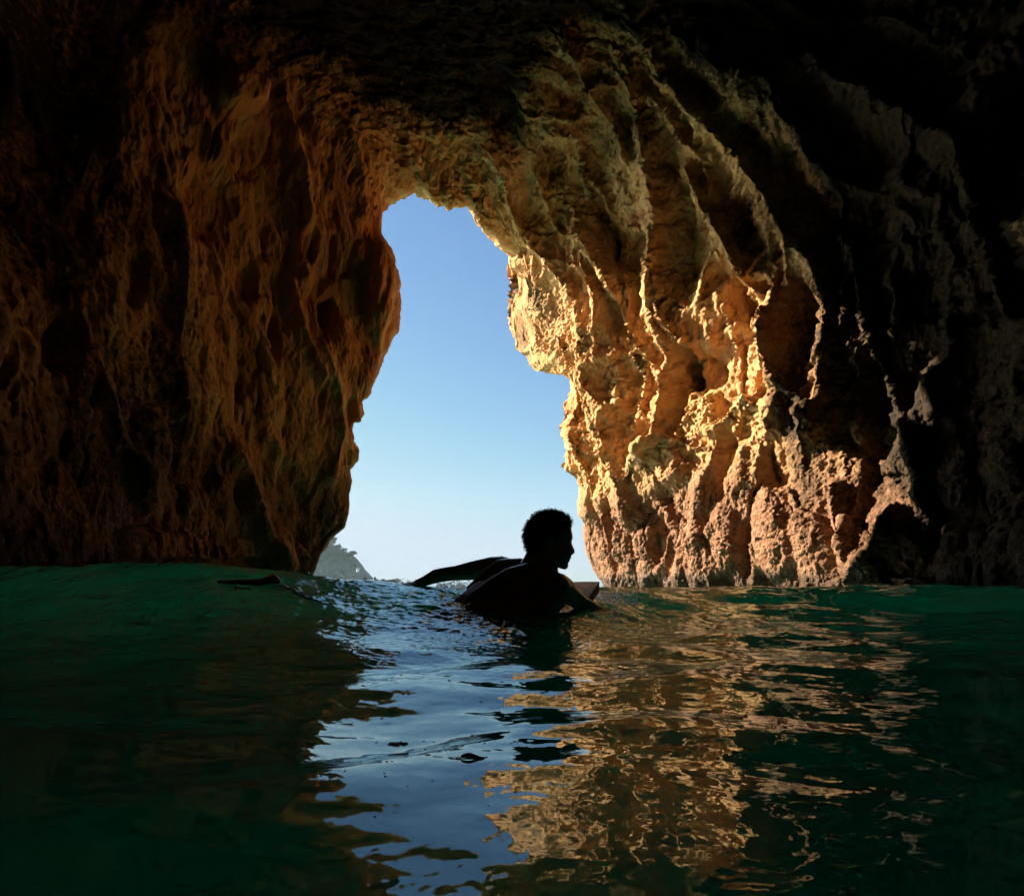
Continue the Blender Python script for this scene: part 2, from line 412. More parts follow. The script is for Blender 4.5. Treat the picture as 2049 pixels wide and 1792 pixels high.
    # the large forms one can point at (traced, then carved along the wall's own normal)
    def seg_dist(pts):
        best = np.full(PX.shape, 1e9, np.float32); side = np.zeros_like(best)
        for (x0, y0), (x1, y1) in zip(pts[:-1], pts[1:]):
            dx, dy = x1 - x0, y1 - y0; L2 = dx * dx + dy * dy
            t = np.clip(((PX - x0) * dx + (PY - y0) * dy) / L2, 0, 1)
            ex = PX - (x0 + t * dx); ey = PY - (y0 + t * dy)
            d_ = np.sqrt(ex * ex + ey * ey); m = d_ < best
            best = np.where(m, d_, best); side = np.where(m, np.sign(dx * ey - dy * ex), side)
        return best, side
    wig = 9 * noise3(X * 2.2, Yc * 2.2, Z * 2.2, 91) + 4 * noise3(X * 6, Yc * 6, Z * 6, 92)
    feat = np.zeros_like(H); calm = np.zeros_like(H)
    def rib(pts, wpx, h, asym=0.0):
        nonlocal feat, calm
        m, sd = seg_dist(pts); m = np.abs(m + wig * 0.5 * 0 + 0) 
        ww = wpx * (1 + asym * sd)
        feat = feat + h * np.exp(-(np.maximum(m + wig * 0.35, 0) / ww) ** 1.4)
        calm = np.maximum(calm, 0.7 * np.exp(-(m / (2.2 * wpx)) ** 2))
    def dent(x, y, rx, ry, h, rot=0):
        nonlocal feat, calm
        c_, s_ = math.cos(math.radians(rot)), math.sin(math.radians(rot))
        ex = PX - x; ey = PY - y; u_ = (ex * c_ + ey * s_) / rx; v_ = (-ex * s_ + ey * c_) / ry
        r = np.sqrt(u_ * u_ + v_ * v_) + wig * 0.012
        k = 1 - sstep(0.55, 1.15, r)
        feat = feat + h * k; calm = np.maximum(calm, 0.8 * k)
    rib([(1060,470),(1094,516),(1146,604),(1173,664),(1184,748),(1195,822),(1220,896),(1255,970),(1275,1040)], 15, 0.28)
    rib([(1255,130),(1290,250),(1309,358),(1324,427),(1309,535),(1311,624),(1348,723),(1338,822),(1329,871),(1289,930)], 22, 0.42, 0.25)
    rib([(1383,343),(1417,427),(1462,491),(1496,565),(1556,644),(1563,703),(1541,772),(1482,832),(1440,870)], 12, 0.36)
    rib([(1265,20),(1340,150),(1400,230),(1487,328),(1541,402),(1585,491),(1640,540),(1672,634),(1668,723),(1650,832),(1640,880)], 24, 0.40, 0.2)
    rib([(1600,500),(1580,604),(1561,664),(1570,762),(1620,812),(1660,860)], 12, 0.28)
    rib([(1720,520),(1735,640),(1770,760),(1830,900),(1850,1000)], 14, 0.25)
    rib([(1620,120),(1660,170),(1760,220),(1900,330),(1980,450),(2040,640)], 26, 0.40)
    rib([(1120,60),(1170,170),(1240,260),(1262,330)], 16, 0.26)
    rib([(1160,470),(1230,590),(1290,700),(1330,760)], 12, 0.22)
    rib([(1450,900),(1420,960),(1405,1060),(1380,1160)], 20, 0.22)
    rib([(1690,980),(1700,1050),(1725,1120)], 14, 0.30)
    rib([(1800,1080),(1770,1120),(1735,1165)], 18, 0.34)
    rib([(478,900),(505,980),(530,1060),(570,1140)], 16, 0.20)
    rib([(640,700),(668,790),(676,880),(660,950)], 14, 0.16)
    rib([(585,560),(600,660),(640,760)], 12, 0.14)
    rib([(350,420),(360,560),(345,700),(370,820)], 18, 0.16)
    rib([(560,200),(600,330),(618,470),(610,560)], 16, 0.18)
    rib([(690,260),(716,360),(720,440)], 12, 0.14)
    rib([(190,760),(230,880),(300,1000)], 20, 0.16)
    for a_ in [(480,190,50,42,0.30,0),(425,400,60,80,-0.22,0),(548,680,12,60,-0.22,0),(505,300,40,60,-0.14,0),(130,680,40,60,-0.22,0),(400,930,60,60,-0.12,0),(590,1000,30,90,-0.14,-8),
               (700,830,16,40,-0.12,0),(620,490,16,40,-0.18,0),(500,560,22,50,-0.16,0),(270,560,30,60,-0.15,0),(560,1090,24,50,0.12,0),(720,510,18,30,0.12,0),(300,900,50,90,0.14,10),(1363,768,26,80,-0.50,0),(1610,640,38,80,-0.34,-8),(1275,497,26,38,-0.30,0),(1300,866,30,22,-0.42,0),(1403,740,42,52,-0.42,0),
               (1195,455,17,62,-0.36,-12),(1477,588,18,50,-0.36,-10),(1521,600,34,44,-0.36,0),(1462,925,20,70,-0.34,5),(1770,800,50,140,-0.25,8),
               (1690,430,110,60,-0.16,10),(1225,470,24,60,-0.18,0),(1530,770,26,40,-0.22,0),(1005,215,42,95,-0.45,-14),(1100,330,34,40,-0.25,0),
               (655,625,20,38,-0.30,0),(1560,930,30,60,-0.22,0),(1330,1080,16,60,-0.25,0),(1500,1100,16,60,-0.28,0),(1230,1060,14,70,-0.22,-8),
               (1338,930,50,58,0.30,0),(1590,1085,95,62,0.25,-20),(1417,832,34,44,0.22,0),(1310,1110,42,70,0.20,0),(1225,760,40,90,0.16,-10),(1440,1110,44,60,0.20,0),
               (760,580,30,110,0.22,0),(1250,700,60,40,0.12,30)]:
        dent(*a_)
    H = H * (1 - calm * 0.55) + feat * rimk * (U < 8)
    P = P + N * H[..., None]
    # medium and fine relief along the new normals
    N = normals(P) * sgn
    X, Yc, Z = [P[..., i].astype(np.float32) for i in range(3)]
    m = fbm(X * 3.2, Yc * 3.2, Z * 2.2, 4, 101, 0.55)
    rg = fbm(X * 4.0, Yc * 4.0, Z * 2.6, 3, 111, 0.5, ridged=True)
    h2 = m * (0.10 + 0.05 * right) + (rg - 0.4) * (0.05 * right * up + 0.045 * top + 0.02 * left)
    gr = fbm(X * 13, Yc * 13, Z * 13, 4, 121, 0.62)
    h2 += gr * (0.034 + 0.030 * right * low + 0.012 * top - 0.008 * left)
    pk1, _, pki = worley(A * 3.4 + wa * 3, B * 6.2 + wb * 4, 271)
    pk2, _, pkj = worley(A * 7.5 + wa * 5, B * 12.0 + wb * 7, 272)
    patch = np.clip(fbm(X * 0.9, Yc * 0.9, Z * 0.9, 3, 275) * 2.2 + 0.45, 0, 1)
    h2 -= right * up * patch * ((pki > 0.55) * np.exp(-(pk1 / 0.30) ** 3) * 0.07 + (pkj > 0.5) * np.exp(-(pk2 / 0.32) ** 3) * 0.030)
    cr_ = np.clip(1 - 14 * np.abs(fbm(X * 0.7, Yc * 0.7, Z * 1.3, 5, 281, 0.6)), 0, 1)
    h2 -= cr_ * 0.07 * (right * up + top)
    h2 *= 0.35 + 0.65 * np.clip(rimk, 0, 1)
    P = P + N * h2[..., None]
    if not flip: quads = grid_quads(len(uv), len(sv))
    else: quads = grid_quads(len(uv), len(sv))[:, ::-1]
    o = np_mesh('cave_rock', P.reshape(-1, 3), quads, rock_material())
    for holder in (o, getattr(o, 'cycles', None)):
        if holder is not None and hasattr(holder, 'shadow_terminator_geometry_offset'): holder.shadow_terminator_geometry_offset = 0.0
    tag(o, kind='structure')
    me = o.data
    def put(name, arr):
        at = me.attributes.new(name, 'FLOAT', 'POINT'); at.data.foreach_set('value', np.ascontiguousarray(arr, dtype=np.float32).ravel())
    put('left_side', left)
    wob = 0.45 * fbm(X * 0.8, Yc * 0.8, Z * 0.3, 4, 131)
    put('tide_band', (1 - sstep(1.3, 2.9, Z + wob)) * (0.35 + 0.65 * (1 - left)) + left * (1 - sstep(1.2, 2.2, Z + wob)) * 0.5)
    al = fbm(A * 0.35, B * 0.75, Z * 0, 5, 141, 0.55) * 1.5
    alg = 0.28 + al * 0.9
    # darker and lighter spots, the dark ones mostly over carved hollows
    ax = np.zeros_like(H)
    for (x, y, rx, ry, k) in [(1085,660,60,95,0.30),(1720,440,110,100,0.22),(1800,780,70,180,0.25),(1610,640,36,70,0.15),(1363,770,26,70,0.25),(1279,500,26,34,0.3),  # first spot: shade of the ledge put into the colour
                              (1195,455,20,60,0.4),(1005,215,60,120,0.5),(1320,250,60,60,0.25),(1480,450,40,70,0.3),(655,620,24,40,0.5),(1900,600,120,400,0.35),(1700,180,200,120,0.35)]:
        ax = ax + k * np.exp(-(((PX - x) / rx) ** 2 + ((PY - y) / ry) ** 2) * 0.8)
    for (x, y, rx, ry, k) in [(1290,800,110,170,0.4),(1180,640,80,140,0.3),(1330,560,60,120,0.25),(1590,1090,120,70,0.4),(880,340,90,50,0.3),(740,560,60,120,0.4)]:
        ax = ax - k * np.exp(-(((PX - x) / rx) ** 2 + ((PY - y) / ry) ** 2) * 0.8)
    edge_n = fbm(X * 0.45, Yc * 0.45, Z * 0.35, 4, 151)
    inner_shade = sstep(4.6, 7.0, U + edge_n * 1.6) * 0.95 * left * (0.8 + 0.6 * edge_n) + sstep(5.2, 6.5, U + edge_n) * 0.85 * right + top * sstep(3.7, 5.4, U + edge_n) * 0.95  # shade of the deeper cave put into the colour, growing inward
    put('streak', fbm(X * 4.5 + wa, Yc * 4.5 + wb, Z * 0.5 + Yc * 0.4, 5, 171, 0.62) * 0.55 + 0.5)
    put('algae_shade', alg * (1 - 0.75 * left) + ax + inner_shade - 0.22 * low * right - 0.16 * left * (1 - sstep(4.2, 5.6, U)))  # last term thins the film near the mouth, lightening the left wall
    return o

cave = build_cave()

# ------------------------------------------------------------------ the sea
def sea_height(x, y):
    "height of the water: swell behind the swimmer, smooth wavelets near the lens, chop between"
    x = np.asarray(x, np.float32); y = np.asarray(y, np.float32)
    r = np.sqrt(x * x + y * y); z0 = np.zeros_like(x)
    px = x / np.maximum(y, 0.3)
    # crest line of the swell: tall at the west, lower in the middle
    cz = np.interp(px, [-1.2, -0.85, -0.55, -0.36, -0.28, -0.18, 0.0, 0.12, 0.3, 0.6, 0.9, 1.3],
                       [0.27, 0.268, 0.280, 0.243, 0.203, 0.183, 0.150, 0.158, 0.160, 0.172, 0.165, 0.16]).astype(np.float32)
    yc = 3.35 + 0.25 * np.sin(x * 1.1) - 0.3 * np.exp(-((px + 0.5) / 0.3) ** 2)
    d = y - yc
    wfr = np.interp(px, [-0.9, -0.35, -0.1, 0.10, 0.22, 1.0], [0.75, 0.85, 1.0, 0.85, 0.52, 0.6]).astype(np.float32)
    shp = np.where(d < 0, np.exp(-(np.abs(d) / wfr) ** 1.9), np.exp(-(d / 1.3) ** 2))
    z = cz * shp * (y > 0)
    near = np.exp(-(r / 2.4) ** 2) * (0.25 + 0.75 * sstep(0.35, 0.8, r))
    # foreground wavelets
    z = z + near * (0.012 * np.sin(6.2 * (y + 0.22 * np.sin(x * 2.3 + 0.6)) - 1.2 + 0.5 * x)
                    + 0.034 * noise3(x * 1.9 + 7.7, y * 2.3 + 2.2, z0, 256) + 0.020 * noise3(x * 3.4, y * 4.8, z0, 259)
                    + 0.0022 * fbm(x * 9.0, y * 14.0, z0, 2, 253))
    z = z - 0.032 * np.exp(-(r / 0.5) ** 2)
    # one glassy wavelet rolling past just ahead of the lens
    yw = np.interp(x, [-0.6, -0.40, -0.23, -0.1, 0.02, 0.2, 0.45, 0.9], [0.36, 0.42, 0.54, 0.70, 0.80, 0.86, 0.80, 0.66]).astype(np.float32)
    dw = y - yw; aw = 0.016 * np.exp(-((x - 0.02) / 0.40) ** 2)
    z = z + aw * np.where(dw < 0, np.exp(-(dw / 0.17) ** 2), np.exp(-(dw / 0.08) ** 2))
    z = z + (0.002 + 0.030 * sstep(0.8, 2.4, r)) * fbm(x * 2.4, y * 3.0, z0, 2, 201)
    fade = 1 / (1 + (r / 9) ** 2)
    z = z + 0.060 * fbm(x * 0.5, y * 0.9, z0, 3, 205) * sstep(2.5, 8, r)
    # chop below the crest in front of the open sky
    chop = np.exp(-((px + 0.10) / 0.24) ** 2) * np.exp(-((y - 2.45) / 0.75) ** 2)
    chopr = np.exp(-((px - 0.16) / 0.16) ** 2) * np.exp(-((y - 2.9) / 0.6) ** 2)
    z = z + (0.012 * (chop + 0.6 * chopr) + 0.0006 * fade) * fbm(x * 9, y * 11, z0, 4, 211, 0.62, ridged=True)
    z = z + (0.004 * chop + 0.00025) * fade * fbm(x * 26, y * 30, z0, 3, 221, 0.6)
    lf = sstep(-0.30, -0.42, px) * (y > 0) * np.exp(-((y - 2.6) / 1.2) ** 2)
    z = z + lf * (0.012 * fbm(x * 5, y * 8, z0, 4, 241, 0.6, ridged=True) + 0.0022 * fbm(x * 22, y * 34, z0, 3, 245, 0.6))
    lip = np.exp(-((d - 0.02) / 0.22) ** 2)
    z = z + lip * 0.022 * fbm(x * 6, y * 6, z0, 3, 231, 0.6) * (y > 0)
    return z

def build_sea():
    front = np.radians(np.linspace(-44, 44, 900)); rest = np.radians(np.linspace(44, 316, 70))[1:-1]
    th = np.concatenate([front, rest])
    r = np.concatenate([np.geomspace(0.16, 1.2, 300, endpoint=False), np.geomspace(1.2, 5.0, 420, endpoint=False),
                        np.geomspace(5.0, 20, 200, endpoint=False), np.geomspace(20, 9000, 90)])
    R, T = np.meshgrid(r, th, indexing='ij')
    x = R * np.sin(T); y = R * np.cos(T)
    z = sea_height(x, y)
    co = np.stack([x, y, z], -1).reshape(-1, 3)
    q = grid_quads(len(r), len(th), wrap=True)
    n = len(co); co = np.vstack([co, [[0, 0, float(z[0].mean())]]])
    o = np_mesh('sea_water', co, q, water_material())
    if o.data.polygons[5000].normal.z < 0: o.data.flip_normals()
    print('sea normal', o.data.polygons[5000].normal)
    # close the centre
    bm_f = [(n, int(j), int((j + 1) % len(th))) for j in range(0)]
    tag(o, kind='structure')
    return o
sea = build_sea()
added_sand = simple_mat('added_pale_sand', (0.82, 0.82, 0.72), 0.9, 0.2, 0.7, (0.70, 0.70, 0.60))  # unseen bed added to bounce sunlight up through the water
_n = added_sand.node_tree.nodes; _l = added_sand.node_tree.links; _b = _n['Principled BSDF']; _old = _b.inputs['Base Color'].links[0].from_socket
_g = _n.new('ShaderNodeNewGeometry'); _s = _n.new('ShaderNodeSeparateXYZ'); _l.new(_g.outputs['Position'], _s.inputs[0])
_m = _n.new('ShaderNodeMapRange'); _m.inputs[1].default_value = 3.0; _m.inputs[2].default_value = 9.5; _l.new(_s.outputs[1], _m.inputs[0])
_x = _n.new('ShaderNodeMix'); _x.data_type = 'RGBA'; _x.inputs[6].default_value = (0.10, 0.12, 0.085, 1); _l.new(_m.outputs[0], _x.inputs[0]); _l.new(_old, _x.inputs[7]); _l.new(_x.outputs[2], _b.inputs['Base Color'])  # dark inside to dim the near water's glow, pale outside
bx, by = np.meshgrid(np.linspace(-150, 150, 60), np.linspace(-20, 280, 60))
bedz = -3.6 + 0.6 * fbm(bx * 0.1, by * 0.1, bx * 0, 3, 401)
tag(np_mesh('added_seabed', np.stack([bx, by, bedz], -1).reshape(-1, 3), grid_quads(60, 60), added_sand), kind='structure')

def water_at(px, py):
    "where the line of sight through a spot of the photograph meets the water"
    Y = np.geomspace(0.25, 30, 4000)
    z = CAM_H + (HYP - py) / FOC * Y
    h = sea_height((px - CXP) / FOC * Y, Y)
    i = int(np.argmax(z < h)) if (z < h).any() else len(Y) - 1
    return np.array([(px - CXP) / FOC * Y[i], Y[i], float(h[i])])

def water_normal(p, e=0.012):
    hx = float(sea_height(p[0] + e, p[1]) - sea_height(p[0] - e, p[1])) / (2 * e)
    hy = float(sea_height(p[0], p[1] + e) - sea_height(p[0], p[1] - e)) / (2 * e)
    n = np.array([-hx, -hy, 1.0]); return n / np.linalg.norm(n)

# ------------------------------------------------------------------ the swimmer
_ico = {}
def ico(sub=2):
    if sub not in _ico:
        import bmesh
        bm = bmesh.new(); bmesh.ops.create_icosphere(bm, subdivisions=sub, radius=1.0)
        v = np.array([x.co[:] for x in bm.verts]); f = [tuple(q.index for q in p.verts) for p in bm.faces]; bm.free()
        _ico[sub] = (v, np.array(f))
    return _ico[sub]

class Blob:
    "collects overlapping solids that are fused into one skin"
    def __init__(s): s.v = []; s.f = []; s.n = 0
    def add(s, v, f): s.v.append(v); s.f.append(np.asarray(f) + s.n); s.n += len(v)
    def ball(s, c, r, sub=2):
        v, f = ico(sub); s.add(v * np.asarray(r) + np.asarray(c), f)
    def ell(s, c, axes):                      # axes: three vectors
        v, f = ico(2); s.add(v @ np.asarray(axes) + np.asarray(c), f)
    def chain(s, pts):                        # pts: (x, y, z, r)
        for a, b in zip(pts[:-1], pts[1:]):
            a = np.array(a, float); b = np.array(b, float)
            n = max(2, int(np.linalg.norm(b[:3] - a[:3]) / (0.22 * min(a[3], b[3]))))
            for t in np.linspace(0, 1, n):
                q = a + (b - a) * t; s.ball(q[:3], q[3], 2)
    def fuse(s, name, voxel, smooth, mat, parent=None, smooth_f=0.5):
        me = bpy.data.meshes.new(name + '_raw'); me.from_pydata(np.vstack(s.v).tolist(), [], np.vstack(s.f).tolist()); me.update()
        o = bpy.data.objects.new(name + '_raw', me); scn.collection.objects.link(o)
        m = o.modifiers.new('r', 'REMESH'); m.mode = 'VOXEL'; m.voxel_size = voxel; m.use_smooth_shade = True
        m = o.modifiers.new('s', 'SMOOTH'); m.factor = smooth_f; m.iterations = smooth
        dg = bpy.context.evaluated_depsgraph_get(); dg.update()
        out = bpy.data.meshes.new_from_object(o.evaluated_get(dg)); out.name = name
        bpy.data.objects.remove(o); bpy.data.meshes.remove(me)
        out.materials.clear(); out.materials.append(mat)
        out.polygons.foreach_set('use_smooth', [True] * len(out.polygons))
        r = bpy.data.objects.new(name, out); scn.collection.objects.link(r)
        if parent: r.parent = parent
        return r

def poly_dist(pts, X, Z):
    "signed distance to a closed outline, positive inside"
    P = np.array(pts, float); Q = np.roll(P, -1, axis=0)
    best = np.full(X.shape, 1e9); ins = np.zeros(X.shape, bool)
    for (x0, z0), (x1, z1) in zip(P, Q):
        dx, dz = x1 - x0, z1 - z0; t = np.clip(((X - x0) * dx + (Z - z0) * dz) / (dx * dx + dz * dz + 1e-12), 0, 1)
        best = np.minimum(best, np.hypot(X - x0 - t * dx, Z - z0 - t * dz))
        c = ((z0 > Z) != (z1 > Z)); xs = x0 + (Z - z0) * dx / (dz if abs(dz) > 1e-12 else 1e-12)
        ins ^= c & (X < xs)
    return np.where(ins, best, -best)

def inflate(pts, half, depth, wfun=None, n=150, power=2.1):
    "solid grown from a side outline: thin near the edge, full in the middle; x-z plane, thickness along y"
    P = np.array(pts, float); x0, z0 = P.min(0) - 0.003; x1, z1 = P.max(0) + 0.003
    xs = np.linspace(x0, x1, n); zs = np.linspace(z0, z1, int(n * (z1 - z0) / (x1 - x0)))
    X, Z = np.meshgrid(xs, zs); D = poly_dist(pts, X, Z)
    t = np.clip(D / depth, 0, 1); w = half * (1 - (1 - t) ** power) ** (1 / power)
    if wfun is not None: w = np.minimum(w, wfun(X, Z)) * (D > 0)
    ok = D > 0
    idx = -np.ones(X.shape, int); idx[ok] = np.arange(ok.sum()); m = int(ok.sum())
    vf = np.stack([X[ok], -w[ok], Z[ok]], -1); vb = np.stack([X[ok], w[ok], Z[ok]], -1)
    F = []
    for i in range(X.shape[0] - 1):
        for j in range(X.shape[1] - 1):
            q = (idx[i, j], idx[i, j + 1], idx[i + 1, j + 1], idx[i + 1, j])
            if min(q) >= 0:
                F.append((q[0], q[1], q[2])); F.append((q[0], q[2], q[3]))
                F.append((q[0] + m, q[2] + m, q[1] + m)); F.append((q[0] + m, q[3] + m, q[2] + m))
    # stitch the border
    from collections import Counter
    E = Counter()
    for f in F:
        if max(f) < m:
            for a, b in ((f[0], f[1]), (f[1], f[2]), (f[2], f[0])): E[(a, b)] += 1
    for (a, b) in list(E):
        if (b, a) not in E:
            F.append((b, a, a + m)); F.append((b, a + m, b + m))
    return np.vstack([vf, vb]), np.array(F)

HD = 2.70
def hz(X, Y):          # head close-up coordinates -> metres, in the plane of the profile
    px = 983.04 + X * 0.14629; py = 983.04 + Y * 0.14629
    return ((px - CXP) / FOC * HD, CAM_H + (HYP - py) / FOC * HD)

FACE = [(1078,465),(1084,500),(1098,550),(1107,590),(1112,632),(1104,660),(1096,684),(1095,702),(1103,724),(1114,752),(1128,790),(1138,818),(1138,836),(1128,853),(1110,860),(1098,867),(1088,880),
        (1088,893),(1091,905),(1084,918),(1070,927),(1073,938),(1073,952),(1062,962),(1050,970),(1047,985),(1052,1003),(1048,1030),(1034,1054),(1005,1070),(965,1062),(925,1048),(890,1042),(865,1048),
        (845,1068),(825,1100),(790,1150),(640,1120),(560,1000),(540,900),(545,830),(528,770),(502,690),(494,600),(512,510),(560,425),(635,362),(735,325),(845,318),(950,342),(1030,395)]

def build_person():
    skin = NT('wet_skin')
    f = skin.noise(skin.P, 60.0, 4)
    skin.l.new(skin.mix(f, (0.32, 0.23, 0.20), (0.40, 0.30, 0.27)), skin.b.inputs['Base Color'])
    skin.b.inputs['Roughness'].default_value = 0.30; skin.b.inputs['Specular IOR Level'].default_value = 0.8; skin.b.inputs['Sheen Weight'].default_value = 0.7; skin.b.inputs['Sheen Roughness'].default_value = 0.35; skin.b.inputs['Sheen Tint'].default_value = (0.7, 0.85, 1, 1); skin.b.inputs['Coat Weight'].default_value = 0.6; skin.b.inputs['Coat Roughness'].default_value = 0.18
    skin.l.new(skin.bump(skin.noise(skin.P, 220.0, 3), 0.15, 0.002), skin.b.inputs['Normal'])
    b = Blob()
    # head from its profile
    xt, zt = hz(1092, 700)
    def wf(X, Z):
        face = np.clip((X - hz(1010, 0)[0]) / (hz(1140, 0)[0] - hz(1010, 0)[0]), 0, 1)
        zc = (Z - hz(0, 860)[1]); nose = np.exp(-((Z - hz(0, 830)[1]) / 0.030) ** 2)
        w = 0.066 * np.sqrt(np.clip(1 - face ** 1.6 * 0.93, 0.02, 1))
        w = np.where(X > hz(1098, 0)[0] - 0.0, np.minimum(w, 0.010 + 0.012 * nose + 0.05 * (Z > hz(0, 690)[1])), w)
        jaw = np.clip((hz(0, 880)[1] - Z) / 0.06, 0, 1)
        return w * (1 - 0.28 * jaw) + 0.003
    pts = [hz(*p) for p in FACE]
    v, fc = inflate(pts, 0.076, 0.062, wf)
    v = v + np.array([0, HD, 0])
    # eye sockets pressed in on both sides
    ex, ez = hz(1052, 706)
    for sgn in (-1, 1):
        d = np.hypot((v[:, 0] - ex) / 0.016, (v[:, 2] - ez) / 0.011); side = np.sign(v[:, 1] - HD) == sgn
        v[side, 1] -= sgn * 0.010 * np.exp(-d[side] ** 2)
    b.add(v, fc)
    for sgn in (-1, 1):
        b.ball((ex - 0.004, HD + sgn * 0.034, ez), 0.0125, 3)
        bx, bz = hz(1062, 668)
        b.ell((bx - 0.004, HD + sgn * 0.034, bz), [(0.012, sgn * -0.008, 0), (0.004, sgn * 0.016, 0), (0, 0, 0.006)])   # brow
        cx_, cz_ = hz(1010, 800)
        b.ell((cx_, HD + sgn * 0.046, cz_), [(0.022, 0, 0), (0, 0.016, 0), (0, 0, 0.014)])                             # cheekbone
        ax_, az_ = hz(775, 730)                                                                                        # ear
        for k in range(14):
            t = -2.2 + k * 0.36
            b.ball((ax_ - 0.011 * math.cos(t) * 1.0, HD + sgn * (0.078 + 0.006 * math.cos(t)), az_ + 0.026 * math.sin(t)), 0.0048, 2)
        b.ell((ax_ + 0.003, HD + sgn * 0.074, az_), [(0.014, 0, 0), (0, 0.006, 0), (0, 0, 0.024)])
    # neck and torso
    def Q(px, py, Y, r): return W(px, py, Y) + (r,)
    b.chain([Q(1083, 1098, 2.70, .058), Q(1072, 1126, 2.70, .062), Q(1062, 1150, 2.70, .075)])
    b.chain([Q(1088, 1120, 2.69, .045), Q(1094, 1142, 2.66, .052)])
    b.chain([Q(1066, 1142, 2.72, .060), Q(1035, 1142, 2.80, .056), Q(1005, 1139, 2.87, .060)])          # far trapezius
    b.chain([Q(1070, 1146, 2.66, .060), Q(1095, 1162, 2.60, .060), Q(1114, 1175, 2.56, .062)])          # near trapezius
    b.chain([(.09, 2.69, .165, .105), (-.02, 2.60, .085, .115), (-.14, 2.50, .01, .112), (-.26, 2.40, -.08, .115), (-.36, 2.31, -.15, .13)])
    b.chain([(-.05, 2.83, .225, .062), (-.11, 2.74, .150, .075), (-.19, 2.62, .075, .080), (-.27, 2.50, -.02, .085), (-.38, 2.42, -.13, .10)])
    b.chain([(.17, 2.56, .135, .070), (.07, 2.49, .06, .085), (-.06, 2.40, -.02, .09), (-.22, 2.29, -.10, .09), (-.36, 2.20, -.17, .10)])
    # shoulder blades and the furrow of the spine between them
    b.chain([Q(1057, 1140, 2.62, .034), Q(1022, 1152, 2.58, .040), Q(985, 1172, 2.55, .036), Q(950, 1196, 2.50, .030)])
    b.chain([Q(1040, 1132, 2.76, .038), Q(1003, 1136, 2.80, .044), Q(972, 1156, 2.76, .036), Q(945, 1180, 2.70, .03)])
    b.chain([Q(1075, 1160, 2.60, .040), Q(1048, 1172, 2.55, .046), Q(1030, 1192, 2.50, .05)])
    # far arm, reaching back to the water
    b.chain([Q(1003, 1137, 2.88, .062), Q(985, 1137, 2.90, .060), Q(945, 1141, 2.94, .048), Q(912, 1146, 2.97, .038), Q(895, 1148, 2.98, .037), Q(872, 1152, 3.0, .036), Q(850, 1162, 3.02, .027), Q(836, 1167, 3.04, .0235)])
    # near arm, pulling through the water
    b.chain([Q(1114, 1173, 2.57, .062), Q(1126, 1179, 2.61, .058), Q(1146, 1193, 2.68, .046), Q(1164, 1207, 2.74, .038), Q(1184, 1218, 2.78, .036), Q(1212, 1233, 2.82, .025), Q(1224, 1240, 2.84, .022)])
    # hands: palm, four fingers, thumb
    def hand(wr, d, up, s):
        wr, d, up = np.array(wr), np.array(d, float), np.array(up, float)
        d /= np.linalg.norm(d); up -= d * (up @ d); up /= np.linalg.norm(up); sd = np.cross(d, up) * s
        for t in np.linspace(0, 1, 9):
            b.ell(wr + d * (0.008 + 0.075 * t), [d * 0.018, sd * (0.026 + 0.013 * t), up * 0.0135])
        for k, (L, o_) in enumerate(((0.070, 0.031), (0.080, 0.011), (0.075, -0.010), (0.058, -0.029))):
            p = wr + d * 0.083 + sd * o_; dr = d + sd * (o_ * 2.0) ; dr /= np.linalg.norm(dr)
            q1 = p + dr * L * .45 - up * 0.004; q2 = q1 + dr * L * .32 - up * 0.009; q3 = q2 + dr * L * .23 - up * 0.010
            b.chain([tuple(p) + (.0098,), tuple(q1) + (.0088,), tuple(q2) + (.0080,), tuple(q3) + (.0068,)])
        p = wr + d * 0.028 + sd * 0.026; q1 = p + d * 0.028 + sd * 0.026 - up * .004; q2 = q1 + d * 0.026 + sd * 0.010 - up * .004
        b.chain([tuple(p) + (.0130,), tuple(q1) + (.0105,), tuple(q2) + (.0085,)])
    hand(W(838, 1167, 3.04), (-0.97, 0.12, -0.13), (-0.2, 0.1, 1), 1)
    hand(W(1226, 1241, 2.845), (0.72, 0.3, -0.55), (0.5, -0.2, 1), 1)
    # hips and legs, under the surface
    b.chain([(-.36, 2.30, -.15, .12), (-.44, 2.25, -.19, .118)])
    for o_, kn in (((-.40, 2.34), (-.78, 2.16)), ((-.48, 2.18), (-.84, 1.98))):
        b.chain([(o_[0], o_[1], -.20, .092), (kn[0], kn[1], -.30, .056), (kn[0] - .17, kn[1] - .10, -.33, .056), (kn[0] - .36, kn[1] - .22, -.38, .036)])
        b.chain([(kn[0] - .36, kn[1] - .22, -.38, .036), (kn[0] - .42, kn[1] - .22, -.40, .034), (kn[0] - .52, kn[1] - .30, -.42, .022)])
    o = b.fuse('person', 0.0042, 5, skin.m)
    return o, pts

person, head_pts = build_person()
tag(person, 'bare-backed swimmer with short curly dark hair lying in the water, face in profile', 'person')

